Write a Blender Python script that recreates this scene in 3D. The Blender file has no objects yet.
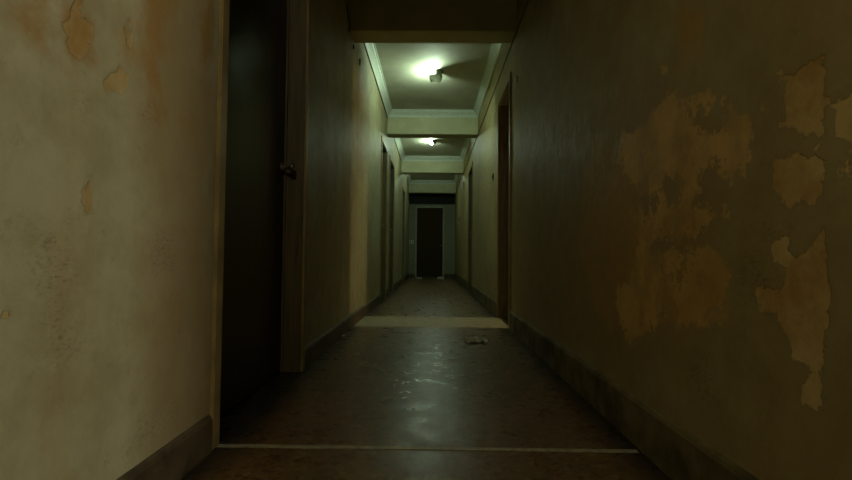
import bpy, bmesh, math, random
import numpy as np
from mathutils import Vector, Matrix, Euler

R = math.radians
random.seed(4)
SC = bpy.context.scene
COL = SC.collection

# ------------------------------------------------------------------ camera
F = 480.0                       # focal length in pixels of the 852 px wide frame
H = 0.67
PITCH, YAW, ROLL = R(2.03), R(0.72), R(0.5)
cd = bpy.data.cameras.new('camera')
cam = bpy.data.objects.new('camera', cd)
COL.objects.link(cam)
cd.sensor_width = 36.0
cd.lens = 36.0 * F / 852.0
cd.clip_start = 0.02
cam.location = (0, 0, H)
CM = (Matrix.Rotation(YAW, 4, 'Z') @ Matrix.Rotation(PITCH, 4, 'X') @
      Matrix.Rotation(R(90), 4, 'X') @ Matrix.Rotation(ROLL, 4, 'Z'))
cam.rotation_euler = CM.to_euler()
SC.camera = cam

# ------------------------------------------------------------------ world, exposure, lamp powers
w = bpy.data.worlds.new('world')
SC.world = w
w.use_nodes = True
w.node_tree.nodes['Background'].inputs[0].default_value = (0.02, 0.03, 0.03, 1)
w.node_tree.nodes['Background'].inputs[1].default_value = 0.02
SC.view_settings.view_transform = 'Standard'
SC.view_settings.look = 'None'
SC.view_settings.gamma = 1
SC.view_settings.use_curve_mapping = False
SC.view_settings.exposure = 0.18
SC.cycles.max_bounces = 8
SC.cycles.diffuse_bounces = 4
SC.cycles.glossy_bounces = 3
SC.cycles.sample_clamp_indirect = 2.0
SC.cycles.use_denoising = True

GREEN = (0.74, 1.0, 0.72)
POWER_FIRST, POWER_SECOND, POWER_THIRD = 1150.0, 1050.0, 620.0     # bulb radiance, the three corridor lamps
POWER_BEHIND = 1500.0                                             # the lamp behind the camera
WARM = (1.0, 0.90, 0.60)
POWER_ROOM = 1150.0                                               # the pendant bulb in the side room
ROOMC = (1.0, 0.80, 0.42)
# area light added in an unseen side room to brighten the near left wall
al = bpy.data.lights.new('side_room_fill', 'AREA')
al.shape = 'RECTANGLE'
al.size, al.size_y = 1.0, 1.4
al.energy = 92.0
al.color = (1.0, 0.94, 0.74)
alo = bpy.data.objects.new('side_room_fill', al)
COL.objects.link(alo)
alo.location = (3.12, -1.50, 1.45)
alo.rotation_euler = (R(90), 0, R(90))

# ------------------------------------------------------------------ corridor measures
XL, XR = -0.76, 0.75
ZC, ZB = 3.10, 2.715
Y0, Y1 = -3.0, 15.65
TH = 0.20


def ray_to_x(px, py, x):
    """where the line of sight through a point of the 852x480 frame meets the wall plane at x -> (y, z)"""
    d = CM.to_3x3() @ Vector(((px - 426) / F, -(py - 240) / F, -1.0))
    t = x / d.x
    return (d.y * t, H + d.z * t)


def ray_to_floor(px, py, z=0.0):
    d = CM.to_3x3() @ Vector(((px - 426) / F, -(py - 240) / F, -1.0))
    t = (z - H) / d.z
    return (d.x * t, d.y * t)


# ------------------------------------------------------------------ helpers
def tag(o, label=None, cat=None, group=None, kind=None):
    if label: o['label'] = label
    if cat: o['category'] = cat
    if group: o['group'] = group
    if kind: o['kind'] = kind
    return o


def empty(name, loc=(0, 0, 0), rot=(0, 0, 0), label=None, cat=None, group=None, kind=None):
    o = bpy.data.objects.new(name, None)
    o.empty_display_size = 0.1
    COL.objects.link(o)
    o.location = loc
    o.rotation_euler = rot
    return tag(o, label, cat, group, kind)


def link(name, me, mat, parent=None, smooth=False):
    o = bpy.data.objects.new(name, me)
    COL.objects.link(o)
    if mat: me.materials.append(mat)
    if parent: o.parent = parent
    if smooth:
        for p in me.polygons: p.use_smooth = True
    return o


def from_bm(name, bm, mat, parent=None, smooth=False, bevel=0, seg=2):
    if bevel:
        bmesh.ops.bevel(bm, geom=list(bm.edges), offset=bevel, segments=seg, affect='EDGES', clamp_overlap=True)
    bmesh.ops.recalc_face_normals(bm, faces=bm.faces)
    me = bpy.data.meshes.new(name)
    bm.to_mesh(me)
    bm.free()
    return link(name, me, mat, parent, smooth)


def box(bm, x0, x1, y0, y1, z0, z1):
    vs = [bm.verts.new(p) for p in ((x0, y0, z0), (x1, y0, z0), (x1, y1, z0), (x0, y1, z0),
                                    (x0, y0, z1), (x1, y0, z1), (x1, y1, z1), (x0, y1, z1))]
    for f in ((0, 3, 2, 1), (4, 5, 6, 7), (0, 1, 5, 4), (1, 2, 6, 5), (2, 3, 7, 6), (3, 0, 4, 7)):
        bm.faces.new([vs[i] for i in f])
    return vs


def boxes(name, mat, parent, *bs, bevel=0.0):
    bm = bmesh.new()
    for b in bs: box(bm, *b)
    return from_bm(name, bm, mat, parent, bevel=bevel)


def lathe(bm, prof, n=24, mtx=Matrix.Identity(4)):
    rings = []
    for r, z in prof:
        if r < 1e-6:
            rings.append([bm.verts.new(mtx @ Vector((0, 0, z)))])
        else:
            rings.append([bm.verts.new(mtx @ Vector((r * math.cos(2 * math.pi * k / n), r * math.sin(2 * math.pi * k / n), z)))
                          for k in range(n)])
    for a, b in zip(rings, rings[1:]):
        for k in range(n):
            k2 = (k + 1) % n
            if len(a) == 1 and len(b) > 1: bm.faces.new((a[0], b[k], b[k2]))
            elif len(b) == 1 and len(a) > 1: bm.faces.new((a[k], b[0], a[k2]))
            elif len(a) > 1: bm.faces.new((a[k], b[k], b[k2], a[k2]))


def tube(name, pts, r, mat, parent=None, n=8):
    bm = bmesh.new()
    pts = [Vector(p) for p in pts]
    rings = []
    for i, p in enumerate(pts):
        t = (pts[min(i + 1, len(pts) - 1)] - pts[max(i - 1, 0)]).normalized()
        u = t.cross(Vector((0, 0, 1)))
        if u.length < 0.05: u = t.cross(Vector((1, 0, 0)))
        u.normalize()
        v = t.cross(u).normalized()
        rings.append([bm.verts.new(p + r * (math.cos(2 * math.pi * k / n) * u + math.sin(2 * math.pi * k / n) * v)) for k in range(n)])
    for a, b in zip(rings, rings[1:]):
        for k in range(n):
            bm.faces.new((a[k], a[(k + 1) % n], b[(k + 1) % n], b[k]))
    bm.faces.new(rings[0])
    bm.faces.new(rings[-1][::-1])
    return from_bm(name, bm, mat, parent, smooth=True)


# ------------------------------------------------------------------ materials
class NT:
    def __init__(self, name):
        self.m = bpy.data.materials.new(name)
        self.m.use_nodes = True
        self.t = self.m.node_tree
        self.b = self.t.nodes['Principled BSDF']
        self.co = self.n('ShaderNodeTexCoord').outputs['Object']

    def n(self, kind, **kw):
        nd = self.t.nodes.new(kind)
        for k, v in kw.items(): setattr(nd, k, v)
        return nd

    def l(self, a, b): self.t.links.new(a, b)

    def set(self, sock, v):
        if isinstance(v, (int, float, tuple, list)): sock.default_value = v
        else: self.l(v, sock)

    def scale(self, s):
        m = self.n('ShaderNodeMapping')
        m.inputs['Scale'].default_value = s
        self.l(self.co, m.inputs['Vector'])
        return m.outputs[0]

    def noise(self, scale, detail=4, rough=0.55, vec=None, dist=0.0):
        nd = self.n('ShaderNodeTexNoise')
        self.l(vec if vec is not None else self.co, nd.inputs['Vector'])
        nd.inputs['Scale'].default_value = scale
        nd.inputs['Detail'].default_value = detail
        nd.inputs['Roughness'].default_value = rough
        nd.inputs['Distortion'].default_value = dist
        return nd.outputs['Fac']

    def math(self, op, a, b=0.0, c=0.0, clamp=False):
        nd = self.n('ShaderNodeMath', operation=op)
        nd.use_clamp = clamp
        self.set(nd.inputs[0], a)
        self.set(nd.inputs[1], b)
        self.set(nd.inputs[2], c)
        return nd.outputs[0]

    def ramp(self, v, a, b, lo=0.0, hi=1.0):
        nd = self.n('ShaderNodeMapRange')
        nd.interpolation_type = 'SMOOTHSTEP'
        self.set(nd.inputs[0], v)
        for i, x in enumerate((a, b, lo, hi)): self.set(nd.inputs[1 + i], x)
        return nd.outputs[0]

    def mix(self, f, a, b, mode='MIX'):
        nd = self.n('ShaderNodeMix', data_type='RGBA', blend_type=mode)
        self.set(nd.inputs[0], f)
        self.set(nd.inputs[6], a if not isinstance(a, tuple) else (*a, 1.0)[:4])
        self.set(nd.inputs[7], b if not isinstance(b, tuple) else (*b, 1.0)[:4])
        return nd.outputs[2]

    def attr(self, name):
        return self.n('ShaderNodeAttribute', attribute_name=name).outputs['Fac']

    def bump(self, h, dist=0.002, strength=1.0, prev=None):
        nd = self.n('ShaderNodeBump')
        nd.inputs['Strength'].default_value = strength
        nd.inputs['Distance'].default_value = dist
        self.l(h, nd.inputs['Height'])
        if prev is not None: self.l(prev, nd.inputs['Normal'])
        return nd.outputs[0]

    def out(self, col, rough=0.5, normal=None, metal=0.0, spec=0.5):
        self.set(self.b.inputs['Base Color'], col if not isinstance(col, tuple) else (*col, 1.0)[:4])
        self.set(self.b.inputs['Roughness'], rough)
        self.set(self.b.inputs['Metallic'], metal)
        self.set(self.b.inputs['Specular IOR Level'], spec)
        if normal is not None: self.l(normal, self.b.inputs['Normal'])
        return self.m


def wall_material(name, paint, paint2, ochre, plaster, rough=0.42, ripple=0.004):
    """old oil paint on plaster: flaked patches where the 'peel' distance is positive, soft ochre discoloration and dark scuffs"""
    t = NT(name)
    wob = t.noise(9.0, 8, 0.65)
    fine = t.noise(60.0, 4, 0.6)
    # paint
    big = t.noise(1.1, 4, 0.6)
    col = t.mix(t.ramp(big, 0.35, 0.68), paint, paint2)
    streak = t.noise(1.0, 6, 0.6, t.scale((5.0, 5.0, 0.7)))
    col = t.mix(t.ramp(streak, 0.48, 0.72, 0.0, 0.35), col, ochre)
    # medium mottling
    col = t.mix(t.ramp(t.noise(7.0, 8, 0.7), 0.36, 0.66, 0.0, 0.45), col, t.mix(1.0, col, (0.62, 0.56, 0.44), 'MULTIPLY'))
    # browner stretch with a soft edge
    ag = t.math('ADD', t.attr('brown_tint'), t.math('MULTIPLY', t.math('SUBTRACT', t.noise(2.0, 6, 0.6), 0.5), 0.5))
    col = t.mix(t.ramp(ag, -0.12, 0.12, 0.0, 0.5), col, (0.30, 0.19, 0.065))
    # soft ochre
    o = t.math('ADD', t.attr('ochre'), t.math('MULTIPLY', t.math('SUBTRACT', wob, 0.5), 0.35))
    om = t.ramp(o, -0.045, 0.05)
    om = t.math('MULTIPLY', om, t.ramp(t.noise(5.0, 6, 0.65), 0.28, 0.6, 0.45, 1.0))
    col = t.mix(t.math('MULTIPLY', om, 0.8), col, ochre)
    # old worn-through area with a fairly sharp rim
    wn = t.math('ADD', t.attr('worn'), t.math('MULTIPLY', t.math('SUBTRACT', wob, 0.5), 0.26))
    wn = t.math('ADD', wn, t.math('MULTIPLY', t.math('SUBTRACT', t.noise(30.0, 5, 0.7), 0.5), 0.12))
    wn = t.math('ADD', wn, t.math('MULTIPLY', t.math('SUBTRACT', fine, 0.5), 0.03))
    wm = t.math('MULTIPLY', t.ramp(wn, -0.006, 0.008), t.ramp(t.noise(3.0, 5, 0.6), 0.25, 0.55, 0.5, 0.9))
    col = t.mix(wm, col, t.mix(t.ramp(t.noise(6.0, 6, 0.65), 0.3, 0.7), ochre, t.mix(1.0, plaster, (0.95, 0.80, 0.60), 'MULTIPLY')))
    # speckled dirt
    dirt = t.ramp(t.noise(26.0, 6, 0.7), 0.60, 0.74, 0.0, 0.4)
    col = t.mix(dirt, col, t.mix(1.0, col, (0.45, 0.42, 0.34), 'MULTIPLY'))
    # scuffs
    s = t.math('ADD', t.attr('scuff'), t.math('MULTIPLY', t.math('SUBTRACT', wob, 0.5), 0.25))
    sm = t.math('MULTIPLY', t.ramp(s, -0.05, 0.05), t.ramp(t.noise(70.0, 5, 0.75, t.scale((1, 1, 1.8))), 0.48, 0.66))
    col = t.mix(t.math('MULTIPLY', sm, 0.48), col, (0.045, 0.038, 0.022))
    # flaked patches, crisp ragged rim
    p = t.math('ADD', t.attr('peel'), t.math('MULTIPLY', t.math('SUBTRACT', wob, 0.5), 0.05))
    p = t.math('ADD', p, t.math('MULTIPLY', t.math('SUBTRACT', fine, 0.5), 0.022))
    p = t.math('ADD', p, t.math('MULTIPLY', t.math('SUBTRACT', t.noise(24.0, 3, 0.6), 0.5), 0.045))
    pm = t.ramp(p, -0.0025, 0.0025)
    ptone = t.mix(t.ramp(t.noise(7.0, 6, 0.65), 0.3, 0.7), plaster, t.mix(1.0, plaster, (0.62, 0.46, 0.26), 'MULTIPLY'))
    col = t.mix(t.math('MULTIPLY', pm, 0.78), col, ptone)
    # hairline rim of dirt where the paint breaks off
    rim = t.math('MULTIPLY', t.ramp(p, -0.010, -0.001), t.math('SUBTRACT', 1.0, pm))
    col = t.mix(t.math('MULTIPLY', rim, 0.10), col, (0.03, 0.025, 0.015))
    rg = t.math('ADD', t.ramp(t.noise(12.0, 4), 0.3, 0.7, rough + 0.06, rough + 0.2), t.math('MULTIPLY', pm, 0.35))
    n1 = t.bump(t.noise(3.2, 3, 0.5, t.scale((1, 1.2, 0.7))), ripple * 3)
    n2 = t.bump(t.noise(22.0, 5, 0.6, t.scale((1, 1.2, 0.95))), ripple * 1.6, 0.8, n1)
    n3 = t.bump(t.math('SUBTRACT', 1.0, pm), 0.0016, 1.0, n2)
    return t.out(col, rg, n3, spec=0.32)


def plain(name, c, rough=0.5, metal=0.0, var=0.15, scale=20.0, bump=0.0006, spec=0.5, stretch=None):
    t = NT(name)
    v = t.scale(stretch) if stretch else None
    nz = t.noise(scale, 5, 0.6, v)
    dark = tuple(x * (1 - 2 * var) for x in c)
    light = tuple(min(1, x * (1 + var)) for x in c)
    return t.out(t.mix(t.ramp(nz, 0.3, 0.7), dark, light), rough, t.bump(nz, bump), metal, spec)


def emit(name, c, k):
    t = NT(name)
    t.b.inputs['Base Color'].default_value = (0.8, 0.8, 0.8, 1)
    t.b.inputs['Emission Color'].default_value = (*c, 1)
    t.b.inputs['Emission Strength'].default_value = k
    return t.m


PAINT = (0.40, 0.38, 0.24)
PAINT2 = (0.33, 0.30, 0.17)
M_LEFT = wall_material('old_paint_left_wall', PAINT, PAINT2, (0.30, 0.17, 0.045), (0.42, 0.31, 0.12), 0.46, 0.002)
M_RIGHT = wall_material('old_paint_right_wall', (0.41, 0.34, 0.175), (0.35, 0.28, 0.13), (0.42, 0.26, 0.07),
                        (0.74, 0.56, 0.26), 0.46, 0.002)
M_END = plain('end_wall_paint', (0.22, 0.23, 0.15), 0.6)
M_CEIL = plain('ceiling_paint', (0.56, 0.56, 0.44), 0.75, var=0.06, scale=3.0)
M_BEAM = plain('beam_paint', (0.56, 0.55, 0.34), 0.6, var=0.06, scale=4.0)
M_CROWN = plain('white_plaster_crown', (0.66, 0.72, 0.62), 0.5, var=0.05)
M_BASE = plain('dark_baseboard_paint', (0.085, 0.060, 0.028), 0.6, var=0.3, scale=9.0)
M_BASE2 = plain('painted_baseboard_right', (0.17, 0.135, 0.06), 0.8, var=0.3, scale=6.0, spec=0.2)
M_WOOD = plain('brown_door_frame_wood', (0.125, 0.095, 0.036), 0.5, var=0.2, scale=6.0, stretch=(6, 6, 0.5))
M_CASING = plain('ochre_painted_casing', (0.30, 0.22, 0.085), 0.5, var=0.15, scale=8.0)
M_LEAF = plain('dark_stained_door', (0.008, 0.0045, 0.003), 0.32, var=0.2, scale=5.0, stretch=(7, 7, 0.4), spec=0.3)
M_LEAF2 = plain('brown_end_door', (0.040, 0.026, 0.010), 0.6, var=0.15, scale=5.0, stretch=(7, 7, 0.4), spec=0.1)
M_BRASS = plain('tarnished_metal', (0.35, 0.32, 0.25), 0.35, 0.9)
M_DARK = plain('black_rubber', (0.02, 0.02, 0.018), 0.5)
M_PORC = plain('dark_lamp_holder', (0.16, 0.17, 0.13), 0.4)
M_WHITE = plain('white_plastic', (0.8, 0.8, 0.72), 0.4, var=0.05)
M_GREYP = plain('grime_grey_plastic', (0.07, 0.07, 0.05), 0.5, var=0.1)
M_PAPER = plain('crumpled_paper', (0.88, 0.87, 0.76), 0.8, var=0.1)
M_STRIP = plain('worn_brass_strip', (0.42, 0.38, 0.26), 0.5, 0.0, var=0.2, scale=30)


def floor_material():
    t = NT('terrazzo_floor')
    big = t.noise(1.3, 5, 0.6)
    chips = t.n('ShaderNodeTexVoronoi')
    t.l(t.co, chips.inputs['Vector'])
    chips.inputs['Scale'].default_value = 55.0
    sep = t.n('ShaderNodeSeparateColor')
    t.l(chips.outputs['Color'], sep.inputs[0])
    base = t.mix(t.ramp(big, 0.3, 0.7), (0.140, 0.080, 0.030), (0.180, 0.108, 0.044))
    c = t.mix(t.ramp(sep.outputs[0], 0.80, 0.84, 0.0, 0.65), base, (0.055, 0.032, 0.014))
    c = t.mix(t.ramp(sep.outputs[1], 0.90, 0.93, 0.0, 0.5), c, (0.26, 0.21, 0.12))
    c = t.mix(t.ramp(t.noise(6.0, 6, 0.7), 0.5, 0.68, 0.0, 0.35), c, (0.05, 0.036, 0.020))
    # dirt along the walls, with the shade of the floor edge painted in
    d = t.math('ADD', t.attr('edge_dirt_shade'), t.math('MULTIPLY', t.noise(5.0, 5, 0.6), 0.10))
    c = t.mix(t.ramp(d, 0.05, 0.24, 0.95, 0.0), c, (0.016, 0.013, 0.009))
    rg = t.ramp(t.noise(9.0, 6, 0.7), 0.3, 0.7, 0.22, 0.42)
    n1 = t.bump(t.noise(75.0, 5, 0.7), 0.0013, 0.6)
    n2 = t.bump(t.noise(110.0, 3, 0.6), 0.0005, 0.6, n1)
    return t.out(c, rg, n2, spec=0.17)


M_FLOOR = floor_material()

# ------------------------------------------------------------------ signed distances for wall marks (metres on the wall)
def sdf(P, poly):
    poly = np.array(poly)
    d = np.full(len(P), 1e9)
    inside = np.zeros(len(P), bool)
    n = len(poly)
    for i in range(n):
        a, b = poly[i], poly[(i + 1) % n]
        ab = b - a
        ap = P - a
        tt = np.clip((ap @ ab) / max(ab @ ab, 1e-12), 0, 1)
        q = ap - tt[:, None] * ab
        d = np.minimum(d, (q ** 2).sum(1))
        cond = (a[1] > P[:, 1]) != (b[1] > P[:, 1])
        if abs(b[1] - a[1]) > 1e-12:
            xi = (b[0] - a[0]) * (P[:, 1] - a[1]) / (b[1] - a[1]) + a[0]
            inside ^= cond & (P[:, 0] < xi)
    d = np.sqrt(d)
    return np.where(inside, d, -d)


def field(P, x, add, holes=()):
    f = np.full(len(P), -1.0)
    for pl in add: f = np.maximum(f, sdf(P, [ray_to_x(px, py, x) for px, py in pl]))
    for pl in holes: f = np.minimum(f, -sdf(P, [ray_to_x(px, py, x) for px, py in pl]))
    return f


def wall(name, x, outward, openings, dense, marks):
    """a thick wall along the corridor; openings = [(ya, yb, top)]; fine grid over the dense stretch carries the paint marks"""
    ys = sorted(set([round(v, 4) for v in list(np.arange(Y0, dense[0], 0.25)) + list(np.arange(dense[0], dense[1], 0.02)) +
                     list(np.arange(dense[1], Y1, 0.25)) + [Y1] + [v for o in openings for v in o[:2]]]))
    zs = sorted(set([round(v, 4) for v in list(np.arange(0, ZC, 0.02)) + [ZC] + [o[2] for o in openings]]))
    xo = x + outward * TH
    V, Fc = [], []
    idx = {}
    def vid(i, j):
        if (i, j) not in idx:
            idx[(i, j)] = len(V)
            V.append((x, ys[i], zs[j]))
        return idx[(i, j)]
    for i in range(len(ys) - 1):
        ym = (ys[i] + ys[i + 1]) / 2
        for j in range(len(zs) - 1):
            zm = (zs[j] + zs[j + 1]) / 2
            if any(a < ym < b and zm < t for a, b, t in openings): continue
            q = [vid(i, j), vid(i + 1, j), vid(i + 1, j + 1), vid(i, j + 1)]
            Fc.append(q if outward < 0 else q[::-1])
    ng = len(V)
    def quad(*ps):
        k = len(V)
        V.extend(ps)
        Fc.append(list(range(k, k + 4)))
    cuts = [Y0]
    for a, b, t in openings:
        quad((xo, cuts[-1], 0), (xo, a, 0), (xo, a, ZC), (xo, cuts[-1], ZC))
        quad((xo, a, t), (xo, b, t), (xo, b, ZC), (xo, a, ZC))
        quad((x, a, 0), (xo, a, 0), (xo, a, t), (x, a, t))
        quad((x, b, 0), (xo, b, 0), (xo, b, t), (x, b, t))
        quad((x, a, t), (xo, a, t), (xo, b, t), (x, b, t))
        cuts.append(b)
    quad((xo, cuts[-1], 0), (xo, Y1, 0), (xo, Y1, ZC), (xo, cuts[-1], ZC))
    for yy in (Y0, Y1): quad((x, yy, 0), (xo, yy, 0), (xo, yy, ZC), (x, yy, ZC))
    quad((x, Y0, ZC), (xo, Y0, ZC), (xo, Y1, ZC), (x, Y1, ZC))
    me = bpy.data.meshes.new(name)
    me.from_pydata(V, [], Fc)
    A = np.array(V)
    P = A[:, 1:3].copy()
    near = (P[:, 0] > dense[0] - 0.1) & (P[:, 0] < dense[1] + 0.1)
    near[ng:] = False
    for an, (add, holes) in marks.items():
        at = me.attributes.new(an, 'FLOAT', 'POINT')
        f = np.full(len(V), -1.0)
        f[near] = field(P[near], x, add, holes)
        at.data.foreach_set('value', f.astype(np.float32))
    return me


RIGHT_MARKS = {
    'brown_tint': ([[(516,20),(600,20),(690,90),(740,150),(690,335),(600,350),(516,325)]], []),
    'worn': ([
        [(647,119),(674,94),(689,88),(712,86),(718,100),(733,100),(730,113),(757,119),(758,142),(748,160),(730,168),(712,165),
         (702,183),(692,206),(724,219),(722,224),(698,229),(653,228),(659,207),(644,189),(625,178),(618,160),(622,140),(634,128)],
        [(636,250),(724,248),(728,291),(724,322),(694,328),(664,316),(648,332),(622,330),(618,290),(632,275)],
        [(632,216),(702,218),(702,234),(640,244)],
    ], [[(689,114),(700,111),(712,114),(727,114),(724,124),(708,120),(704,127),(692,126)],
        [(665,188),(684,184),(680,200),(668,203)],
        [(664,268),(686,264),(684,280),(668,281)]]),
    'peel': ([
        [(772,68),(795,70),(807,58),(823,56),(826,77),(822,104),(823,125),(820,139),(816,131),(804,135),(792,128),(777,126),
         (789,110),(783,89),(777,74)],
        [(831,89),(840,88),(864,88),(866,143),(846,142),(835,133),(834,119),(829,107)],
        [(757,164),(769,157),(804,157),(823,162),(822,183),(823,201),(814,207),(807,199),(789,205),(777,195),(770,185),(772,168)],
        [(837,165),(848,161),(862,165),(862,176),(850,177),(847,170),(840,174)],
        [(779,237),(790,234),(788,247),(800,257),(815,245),(817,228),(825,232),(829,282),(827,320),(821,362),(815,370),(804,362),
         (792,353),(785,332),(779,318),(762,310),(752,287),(779,285),(787,278),(783,266),(771,262),(773,249)],
        [(802,377),(819,378),(823,410),(802,403)],
        [(662,66),(668,67),(667,77),(661,75)],
    ], [[(835,92),(846,91),(845,96),(836,97)]]),
    'ochre': ([
        [(650,253),(721,251),(725,291),(721,320),(694,324),(685,314),(662,310),(650,326),(625,330),(623,295),(637,282)],
        [(637,220),(698,224),(696,230),(640,240)],
        [(680,12),(705,15),(712,50),(700,62),(687,65),(680,45)],
        [(590,150),(640,120),(640,330),(600,325),(575,250)],
    ], []),
    'scuff': ([
        [(655,250),(680,235),(700,262),(680,300),(655,290)],
        [(738,262),(780,262),(790,285),(755,310),(735,300)],
        [(686,355),(715,360),(720,410),(690,405)],
        [(660,340),(670,345),(668,352)],
        [(772,236),(790,232),(790,246),(776,244)],
        [(650,225),(700,222),(700,250),(650,250)],
    ], []),
}
LEFT_MARKS = {
    'brown_tint': ([[(142,-40),(216,-40),(216,440),(160,440)]], []),
    'worn': ([], []),
    'peel': ([
        [(64,24),(72,17),(84,20),(97,32),(90,42),(86,57),(76,60),(70,54),(64,42)],
        [(76,-12),(88,-12),(86,5),(76,5)],
        [(105,88),(110,70),(127,68),(128,86),(118,90)],
        [(84,183),(88,182),(90,214),(85,215)],
        [(92,55),(96,56),(94,60)],
        [(126,18),(131,17),(132,46),(128,48)],
        [(2,310),(6,309),(6,315),(2,315)],
    ], []),
    'ochre': ([
        [(2,-10),(50,-8),(53,22),(44,33),(24,31),(8,20)],
        [(143,-12),(178,-12),(170,30),(158,60),(165,95),(170,112),(158,112),(145,70),(140,30)],
        [(130,50),(140,55),(136,68),(129,66)],
        [(200,5),(212,5),(210,60),(202,55)],
        [(180,100),(186,100),(186,120),(180,118)],
        [(62,20),(100,28),(92,60),(66,58)],
    ], []),
    'scuff': ([
        [(35,244),(46,238),(66,245),(66,280),(52,285),(40,270)],
        [(52,290),(78,330),(80,350),(62,362),(52,335)],
        [(48,222),(70,214),(72,222),(50,228)],
        [(150,225),(180,235),(175,290),(150,270)],
        [(118,452),(142,424),(168,410),(172,418),(150,432),(130,448)],
        [(78,103),(84,102),(82,109)],
        [(146,103),(153,102),(152,111),(147,110)],
        [(187,16),(197,15),(196,25),(188,25)],
        [(0,225),(14,226),(12,236),(0,235)],
    ], []),
}
LEFT_OPEN = [(1.706, 2.80, 2.40), (7.03, 7.83, 2.40), (8.42, 9.30, 2.40), (12.1, 12.95, 2.40)]
RIGHT_OPEN = [(-0.80, 0.36, 2.40), (4.60, 5.38, 2.40), (8.90, 9.80, 2.40)]

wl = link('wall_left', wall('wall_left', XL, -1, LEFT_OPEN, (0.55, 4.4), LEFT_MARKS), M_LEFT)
tag(wl, 'left corridor wall in stained beige-green paint', kind='structure')
wr = link('wall_right', wall('wall_right', XR, 1, RIGHT_OPEN, (0.55, 4.4), RIGHT_MARKS), M_RIGHT)
tag(wr, 'right corridor wall with flaked ochre patches', kind='structure')

# floor: a grid so that the line of dirt and painted shade along the walls follows the place
nx, ny = 60, 190
V, Fc = [], []
gx = np.linspace(XL - 0.2, XR + 0.2, nx)
gy = np.linspace(Y0, Y1 + 0.2, ny)
for y in gy:
    for x in gx: V.append((x, y, 0))
for j in range(ny - 1):
    for i in range(nx - 1):
        k = j * nx + i
        Fc.append((k, k + 1, k + nx + 1, k + nx))
me = bpy.data.meshes.new('floor')
me.from_pydata(V, [], Fc)
at = me.attributes.new('edge_dirt_shade', 'FLOAT', 'POINT')
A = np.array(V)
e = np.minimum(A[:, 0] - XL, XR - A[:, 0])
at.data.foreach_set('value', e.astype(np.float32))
fl = link('floor', me, M_FLOOR)
tag(fl, kind='structure')

ce = boxes('ceiling', M_CEIL, None, (XL - TH, XR + TH, Y0, Y1 + 0.2, ZC, ZC + 0.15))
tag(ce, kind='structure')
we = boxes('wall_end', M_END, None, (XL - TH, -0.50, Y1, Y1 + 0.2, 0, ZC), (0.35, XR + TH, Y1, Y1 + 0.2, 0, ZC),
           (-0.50, 0.35, Y1, Y1 + 0.2, 2.29, ZC))
tag(we, kind='structure')
wb = boxes('wall_back', M_END, None, (XL - TH, XR + TH, Y0 - 0.2, Y0, 0, ZC))
tag(wb, kind='structure')

# ------------------------------------------------------------------ beams and crown mouldings
ti = 1
BEAMS = [(0.72, 0.99), (4.27, 4.53), (7.92, 8.19), (11.56, 11.83), (15.18, 15.42)]
for a, b in BEAMS:
    o = boxes('trim_%d' % ti, M_BEAM, None, (XL, XR, a, b, ZB, ZC), bevel=0.006)
    tag(o, 'painted ceiling beam across the corridor', kind='structure')
    ti += 1


def crown(a, b):
    """stepped plaster moulding swept round the inside of one ceiling bay"""
    prof = [(0.0, 0.13), (0.014, 0.13), (0.016, 0.11), (0.030, 0.085), (0.055, 0.055), (0.080, 0.035), (0.086, 0.020), (0.105, 0.018), (0.105, 0.0)]
    prof = [(d * 0.85, h * 0.82) for d, h in prof]
    bm = bmesh.new()
    rings = []
    for d, h in prof:
        rings.append([bm.verts.new(p) for p in ((XL + d, a + d, ZC - h), (XR - d, a + d, ZC - h), (XR - d, b - d, ZC - h), (XL + d, b - d, ZC - h))])
    for r0, r1 in zip(rings, rings[1:]):
        for k in range(4):
            bm.faces.new((r0[k], r0[(k + 1) % 4], r1[(k + 1) % 4], r1[k]))
    return bm


BAYS = [(Y0, 0.72), (0.99, 4.27), (4.53, 7.92), (8.19, 11.56), (11.83, 15.18)]
for a, b in BAYS:
    o = from_bm('trim_%d' % ti, crown(a, b), M_CROWN)
    tag(o, 'white plaster crown moulding round a ceiling bay', kind='structure')
    ti += 1

# ------------------------------------------------------------------ baseboards
def runs(y0, y1, openings, m=0.055):
    out, c = [], y0
    for a, b, _ in openings:
        out.append((c, a - m))
        c = b + m
    out.append((c, y1))
    return out


def base(name, x, side, rs, h=0.125, mat=None):
    bm = bmesh.new()
    for a, b in rs:
        pr = [(0, 0), (0.016, 0), (0.016, h - 0.018), (0.010, h - 0.006), (0.004, h), (0, h)]
        r0 = [bm.verts.new((x - side * d, a, z)) for d, z in pr]
        r1 = [bm.verts.new((x - side * d, b, z)) for d, z in pr]
        for k in range(len(pr)):
            k2 = (k + 1) % len(pr)
            bm.faces.new((r0[k], r0[k2], r1[k2], r1[k]))
        bm.faces.new(r0); bm.faces.new(r1[::-1])
    return from_bm(name, bm, mat or M_BASE)


tag(base('baseboard_left', XL, -1, runs(Y0, Y1, LEFT_OPEN)), kind='structure')
tag(base('baseboard_right', XR, 1, runs(Y0, Y1, RIGHT_OPEN), 0.17, M_BASE2), kind='structure')
o = boxes('baseboard_end', M_BASE, None, (XL + 0.016, -0.545, Y1 - 0.016, Y1, 0, 0.12), (0.395, XR - 0.016, Y1 - 0.016, Y1, 0, 0.12))
tag(o, kind='structure')

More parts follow.
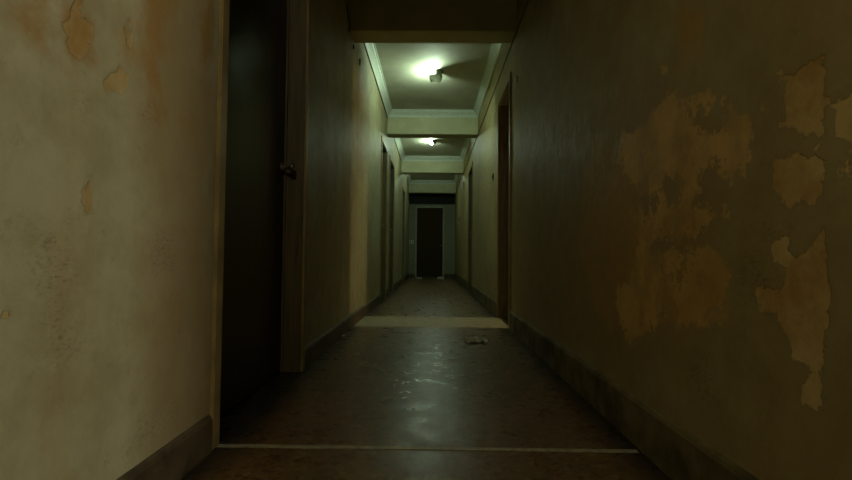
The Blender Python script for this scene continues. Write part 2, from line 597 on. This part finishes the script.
# ------------------------------------------------------------------ doors
def lever(parent, x, y, z, side, lever_dir=1):
    """handle on a leaf whose corridor face is at x; side = +1 when the corridor lies towards +x"""
    bm = bmesh.new()
    m = Matrix.Translation((x, y, z)) @ Matrix.Rotation(side * R(90), 4, 'Y')
    lathe(bm, [(0, 0), (0.026, 0), (0.026, 0.006), (0.012, 0.010), (0.010, 0.045), (0.018, 0.050), (0.026, 0.062), (0.024, 0.075), (0, 0.080)], 16, m)
    return from_bm('door_knob', bm, M_BRASS, parent, smooth=True)


di = 1
def side_door(x, side, a, b, top, leaf_mat, frame_mat, depth=0.105, shut=True, near_cas=M_CASING, knob=True, knob_z=1.175, label=None):
    """side = +1: corridor lies towards +x of this wall (left wall)"""
    global di
    e = empty('door_%d' % di, (x, (a + b) / 2, 0), kind='structure')
    if label: e['label'] = label
    di += 1
    e.location = (0, 0, 0)
    t = 0.018
    xo = x - side * 0.19
    lo, hi = min(x + side * 0.004, xo), max(x + side * 0.004, xo)
    boxes('door_frame', frame_mat, e, (lo, hi, a, a + t, 0, top - t), (lo, hi, b - t, b, 0, top - t), (lo, hi, a, b, top - t, top), bevel=0.002)
    c0, c1 = min(x, x + side * 0.016), max(x, x + side * 0.016)
    cw = 0.052
    boxes('casing', near_cas, e, (c0, c1, a - cw, a + 0.006, 0, top + cw), (c0, c1, b - 0.006, b + cw, 0, top + cw),
          (c0, c1, a, b, top - 0.006, top + cw), bevel=0.004)
    # stop bead
    xs = x - side * depth
    s0, s1 = min(xs, xs + side * 0.012), max(xs, xs + side * 0.012)
    boxes('stop_bead', frame_mat, e, (s0, s1, b - t - 0.016, b - t, 0, top - t), (s0, s1, a + t, a + t + 0.016, 0, top - t), bevel=0.002)
    if shut:
        l0, l1 = min(xs, xs - side * 0.04), max(xs, xs - side * 0.04)
        lf = boxes('door_leaf', leaf_mat, e, (l0, l1, a + t + 0.003, b - t - 0.003, 0.008, top - t - 0.003), bevel=0.002)
        if knob: lever(lf, xs, b - 0.085, knob_z, side)
        return e
    # leaf swung right back into the room, against its wall
    l0, l1 = min(xo - side * 0.02, xo - side * 0.86), max(xo - side * 0.02, xo - side * 0.86)
    lf = boxes('door_leaf', leaf_mat, e, (l0, l1, a - 0.05, a - 0.01, 0.008, top - t - 0.003), bevel=0.002)
    return e


side_door(XL, 1, 1.706, 2.80, 2.40, M_LEAF, M_WOOD, label='near dark-stained door set deep in the left wall')
for a, b, t in LEFT_OPEN[1:]: side_door(XL, 1, a, b, t, M_LEAF, M_WOOD)
side_door(XR, -1, -0.80, 0.36, 2.40, M_LEAF, M_WOOD, shut=False)  # unseen doorway, added so the area light reaches the left wall
side_door(XR, -1, 4.60, 5.38, 2.40, M_LEAF, M_WOOD, shut=False, label='open doorway in the right wall with light falling out')
side_door(XR, -1, 8.90, 9.80, 2.40, M_LEAF, M_WOOD)

# end door
e = empty('door_%d' % di, kind='structure', label='brown door closing the far end of the corridor')
boxes('door_frame', plain('pale_end_frame', (0.34, 0.36, 0.26), 0.5), e, (-0.545, -0.50, Y1 - 0.02, Y1 + 0.1, 0, 2.33), (0.35, 0.395, Y1 - 0.02, Y1 + 0.1, 0, 2.33),
      (-0.50, 0.35, Y1 - 0.02, Y1 + 0.1, 2.28, 2.33), bevel=0.004)
lf = boxes('door_leaf', M_LEAF2, e, (-0.497, 0.347, Y1 + 0.03, Y1 + 0.07, 0.03, 2.277), bevel=0.003)
bm = bmesh.new()
lathe(bm, [(0, 0), (0.026, 0), (0.026, 0.006), (0.010, 0.010), (0.010, 0.045), (0.026, 0.062), (0, 0.080)], 16,
      Matrix.Translation((0.28, Y1 + 0.03, 1.05)) @ Matrix.Rotation(R(90), 4, 'X'))
from_bm('door_knob', bm, M_BRASS, lf, smooth=True)
boxes('weather_strip', M_DARK, lf, (-0.497, 0.347, Y1 + 0.022, Y1 + 0.03, 0.0, 0.05), bevel=0.002)
o = boxes('trim_%d' % ti, plain('beam_shade_board', (0.010, 0.009, 0.006), 0.8), None, (XL, XR, Y1 - 0.03, Y1, 2.40, ZC), bevel=0.004)  # dark board put in for the shade behind the last beam
tag(o, 'dark board painting beam shade over the end door', kind='structure')
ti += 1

# floor strip at the near door
o = boxes('trim_%d' % ti, M_STRIP, None, (XL - 0.01, XR - 0.03, 1.69, 1.716, 0, 0.0025), bevel=0.0008)
tag(o, 'thin metal strip across the floor', kind='structure')
ti += 1
o = boxes('trim_%d' % ti, plain('door_light_band', (0.24, 0.20, 0.095), 0.6, var=0.2, scale=12), None, (XL, XR, 4.60, 5.38, 0, 0.002))  # pool of doorway light put into a paler floor colour
tag(o, 'paler band painting the doorway light across the floor', kind='structure')
ti += 1

# ------------------------------------------------------------------ side rooms: behind the open doorway, and one added unseen for the area light
M_ROOM = plain('room_paint', (0.5, 0.42, 0.26), 0.7)
for rx0, rx1, ry0, ry1 in ((XR + TH, 4.0, 3.3, 6.6), (XR + TH, 3.2, -2.6, 1.4)):
  o = boxes('floor', M_ROOM, None, (rx0, rx1, ry0, ry1, -0.05, 0.0)); o['kind'] = 'structure'
  o = boxes('ceiling', M_ROOM, None, (rx0, rx1, ry0, ry1, ZC, ZC + 0.1)); o['kind'] = 'structure'
  o = boxes('wall_room', M_ROOM, None, (rx1, rx1 + 0.1, ry0, ry1, 0, ZC), (rx0, rx1, ry0 - 0.1, ry0, 0, ZC), (rx0, rx1, ry1, ry1 + 0.1, 0, ZC)); o['kind'] = 'structure'

# ------------------------------------------------------------------ lamps
def bulb_bm(m, r=0.032, neck=0.016):
    bm = bmesh.new()
    prof = [(neck, 0.0), (neck, 0.012)]
    for k in range(9):
        a = -math.pi / 2 + 0.45 + (math.pi - 0.45) * k / 8
        prof.append((r * math.cos(a) if k < 8 else 0, 0.012 + r * (math.sin(a) + math.sin(math.pi / 2 - 0.45)) + 0.012))
    lathe(bm, prof, 20, m)
    return bm


def ceiling_lamp(x, y, power, col, label, shield=False, group=None):
    dz = 0.0 if shield else 0.026
    """porcelain rose screwed to the ceiling with a tilted holder; the bulb points to the left wall"""
    e = empty('ceiling_lamp', (x, y, ZC), label=label, cat='lamp', group=group)
    bm = bmesh.new()
    lathe(bm, [(0, 0), (0.056, 0), (0.058, -0.010), (0.052, -0.024), (0.034, -0.050), (0.026, -0.060), (0, -0.062)], 28)
    from_bm('ceiling_rose', bm, M_PORC, e, smooth=True)
    # holder axis: from the rose down and to the left
    m = Matrix.Translation((0.006, 0, -0.068 + dz)) @ Matrix.Rotation(R(180 + 68 + 300 * dz), 4, 'Y')
    bm = bmesh.new()
    lathe(bm, [(0, -0.035), (0.022, -0.034), (0.026, -0.02), (0.026, 0.012), (0.036, 0.026), (0.040, 0.045), (0.037, 0.045), (0.030, 0.025), (0, 0.024)], 24, m)
    from_bm('lamp_holder', bm, M_PORC, e, smooth=True)
    m2 = m @ Matrix.Translation((0, 0, 0.026))
    if shield:
        # shade piece on the viewer's side, its arc shaped to darken the near walls
        c = m2 @ Vector((0, 0, 0.035))
        bm = bmesh.new()
        rows = []
        for i in range(9):
            el = R(-1 - 47 * i / 8)
            row = []
            for j in range(17):
                u = j / 16
                az = R(-90 - 42 + 100 * u)
                rr = 0.115 * (1 + 0.05 * math.sin(3 * u))
                row.append(bm.verts.new(c + rr * Vector((math.cos(el) * math.cos(az), math.cos(el) * math.sin(az), math.sin(el)))))
            rows.append(row)
        for i in range(8):
            for j in range(16): bm.faces.new((rows[i][j], rows[i + 1][j], rows[i + 1][j + 1], rows[i][j + 1]))
        bmesh.ops.solidify(bm, geom=list(bm.faces), thickness=0.002)
        from_bm('lamp_shade', bm, M_GREYP, e, smooth=True)
    b = from_bm('bulb', bulb_bm(m2, 0.022, 0.012), emit('bulb_glow', col, power), e, smooth=True)
    return e


ceiling_lamp(0.07, 6.18, POWER_FIRST, GREEN, 'nearest ceiling lamp, glowing bulb half hidden by a piece of dark shade', True)
ceiling_lamp(0.03, 9.95, POWER_SECOND, GREEN, 'middle ceiling lamp, glowing bulb just showing under the second beam')
ceiling_lamp(0.12, 13.2, POWER_THIRD, GREEN, 'farthest ceiling lamp, hidden above the third beam, lighting its bay')
ceiling_lamp(-0.20, -1.05, POWER_BEHIND, WARM, 'ceiling lamp behind the viewer lighting the near walls')

e = empty('pendant_lamp', (3.55, 4.92, ZC), label='bare pendant bulb in the room behind the open right doorway', cat='lamp')
bm = bmesh.new(); lathe(bm, [(0, 0), (0.05, 0), (0.045, -0.02), (0, -0.03)], 20); from_bm('ceiling_rose', bm, M_PORC, e, smooth=True)
tube('cord', [(0, 0, -0.02), (0, 0, -1.0)], 0.004, M_DARK, e)
bm = bmesh.new(); lathe(bm, [(0, -0.96), (0.012, -0.97), (0.022, -1.0), (0.022, -1.04), (0, -1.04)], 20); from_bm('lamp_holder', bm, M_PORC, e, smooth=True)
from_bm('bulb', bulb_bm(Matrix.Translation((0, 0, -1.035)) @ Matrix.Rotation(R(180), 4, 'X'), 0.035, 0.015), emit('room_bulb_glow', ROOMC, POWER_ROOM), e, smooth=True)

# ------------------------------------------------------------------ wires along the walls
rnd = random.Random(3)
def wire(x, z, a, b, label):
    pts = [(x, a + (b - a) * k / 24, z + rnd.uniform(-0.004, 0.002)) for k in range(25)]
    tag(tube('cable', pts, 0.0055, M_DARK), label, 'cable')


wire(XR - 0.0055, ZB - 0.010, Y0 + 0.02, Y1 - 0.04, 'thin dark cable along the right wall at beam height')
wire(XL + 0.0055, 2.978, 4.54, 7.91, 'thin dark cable under the left crown moulding of the nearest lit bay')
wire(XL + 0.0055, 2.978, 8.20, 11.55, 'thin dark cable under the left crown moulding of the middle lit bay')
# loose ends by the first beam
tag(tube('loose_wire', [(XL + 0.006, 4.22, 2.69), (XL + 0.010, 4.18, 2.66), (XL + 0.018, 4.14, 2.70), (XL + 0.012, 4.10, 2.76), (XL + 0.006, 4.06, 2.86)], 0.005, M_DARK),
    'short loose black wire hooked on the left wall just before the first beam', 'wire')

# ------------------------------------------------------------------ small things on the walls
def plate(name, x, side, px, py, w_, h_, mat, label, cat, button=True):
    y, z = ray_to_x(px, py, x)
    e = empty(name, (x, y, z), label=label, cat=cat)
    d0, d1 = (0, 0.012) if side > 0 else (-0.012, 0)
    boxes('plate', mat, e, (d0, d1, -w_ / 2, w_ / 2, -h_ / 2, h_ / 2), bevel=0.003)
    if button:
        k = 0.012 * side
        b0, b1 = (k, k + 0.008) if side > 0 else (k - 0.008, k)
        boxes('button', M_DARK, e, (b0, b1, -w_ / 6, w_ / 6, -h_ / 5, h_ / 5), bevel=0.002)
    return e


plate('doorbell', XR, -1, 493.5, 177, 0.05, 0.09, M_GREYP, 'small dark doorbell on the right wall beyond the open doorway', 'doorbell')
plate('doorbell', XR, -1, 459.5, 219, 0.08, 0.14, M_GREYP, 'small dark doorbell near the far end of the right wall', 'doorbell')
plate('junction_box', XR, -1, 464, 185, 0.12, 0.14, M_GREYP, 'small dark junction box high on the far right wall', 'box', False)
plate('cable_clip', XR, -1, 517.2, 79.5, 0.03, 0.06, M_WHITE, 'tiny white clip on the right wall above the open doorway corner', 'clip', False)
plate('wall_plug', XL, 1, 359.5, 62, 0.02, 0.07, M_DARK, 'small black slot high on the left wall under the first lit bay', 'wall plug', False)
plate('wall_plug', XL, 1, 353, 47, 0.018, 0.04, M_DARK, 'small black hole on the left wall right beside the first beam', 'wall plug', False)
e = empty('light_switch', (-0.65, Y1, 1.16), label='pale double light switch on the end wall left of the brown door', cat='switch')
boxes('plate', M_WHITE, e, (-0.08, 0.05, -0.012, 0, -0.05, 0.05), bevel=0.003)
boxes('rocker', M_GREYP, e, (-0.065, -0.025, -0.018, -0.012, -0.03, 0.03), bevel=0.002)
boxes('rocker', M_GREYP, e, (-0.005, 0.035, -0.018, -0.012, -0.03, 0.03), bevel=0.002)

# ------------------------------------------------------------------ litter
def crumple(name, px, py, sx, sy, sz, label, cat, seed, group=None, mat=M_PAPER, rot=0.0, sub=3):
    x, y = ray_to_floor(px, py, sz * 0.4)
    rg = random.Random(seed)
    bm = bmesh.new()
    n = 14
    g = [[None] * n for _ in range(n)]
    for i in range(n):
        for j in range(n):
            u, v = i / (n - 1) - 0.5, j / (n - 1) - 0.5
            k = 1 + 0.14 * math.sin(7 * u + seed) - 0.10 * math.cos(9 * v)
            h = rg.random() * (1 - 1.3 * abs(u) ** 1.5) * (1 - 0.8 * abs(v))
            fold = 0.5 + 0.5 * math.sin(17 * u + 9 * v + seed)
            g[i][j] = bm.verts.new((u * sx * k + rg.uniform(-.02, .02) * sx, v * sy * k + rg.uniform(-.03, .03) * sy, sz * max(0.02, 0.55 * h + 0.42 * fold)))
    for i in range(n - 1):
        for j in range(n - 1):
            bm.faces.new((g[i][j], g[i + 1][j], g[i + 1][j + 1], g[i][j + 1]))
    bmesh.ops.solidify(bm, geom=list(bm.faces), thickness=0.0012)
    zmin = min(v.co.z for v in bm.verts)
    for v in bm.verts: v.co.z += 0.0004 - zmin
    o = from_bm(name, bm, mat)
    o.location = (x, y, 0)
    o.rotation_euler = (0, 0, rot)
    return tag(o, label, cat, group)


crumple('crumpled_paper', 475, 339.5, 0.19, 0.15, 0.045, 'crumpled pale paper lying on the floor near the open doorway', 'litter', 2, rot=0.1)
crumple('paper_scrap', 452, 361, 0.045, 0.03, 0.008, 'tiny white paper scrap in the middle of the floor before the crumpled paper', 'litter', 5)
crumple('paper_scrap', 341, 335.5, 0.06, 0.05, 0.020, 'white scrap against the left wall in the shade', 'litter', 6)
crumple('paper_scrap', 290, 367.5, 0.03, 0.03, 0.02, 'grey crumb at the foot of the near door frame', 'litter', 7)
crumple('paper_ball', 419, 278, 0.17, 0.13, 0.10, 'white crumpled ball at the left foot of the far end door', 'litter', 8)
crumple('paper_ball', 440.5, 278, 0.20, 0.15, 0.13, 'white crumpled ball at the right foot of the far end door', 'litter', 9)
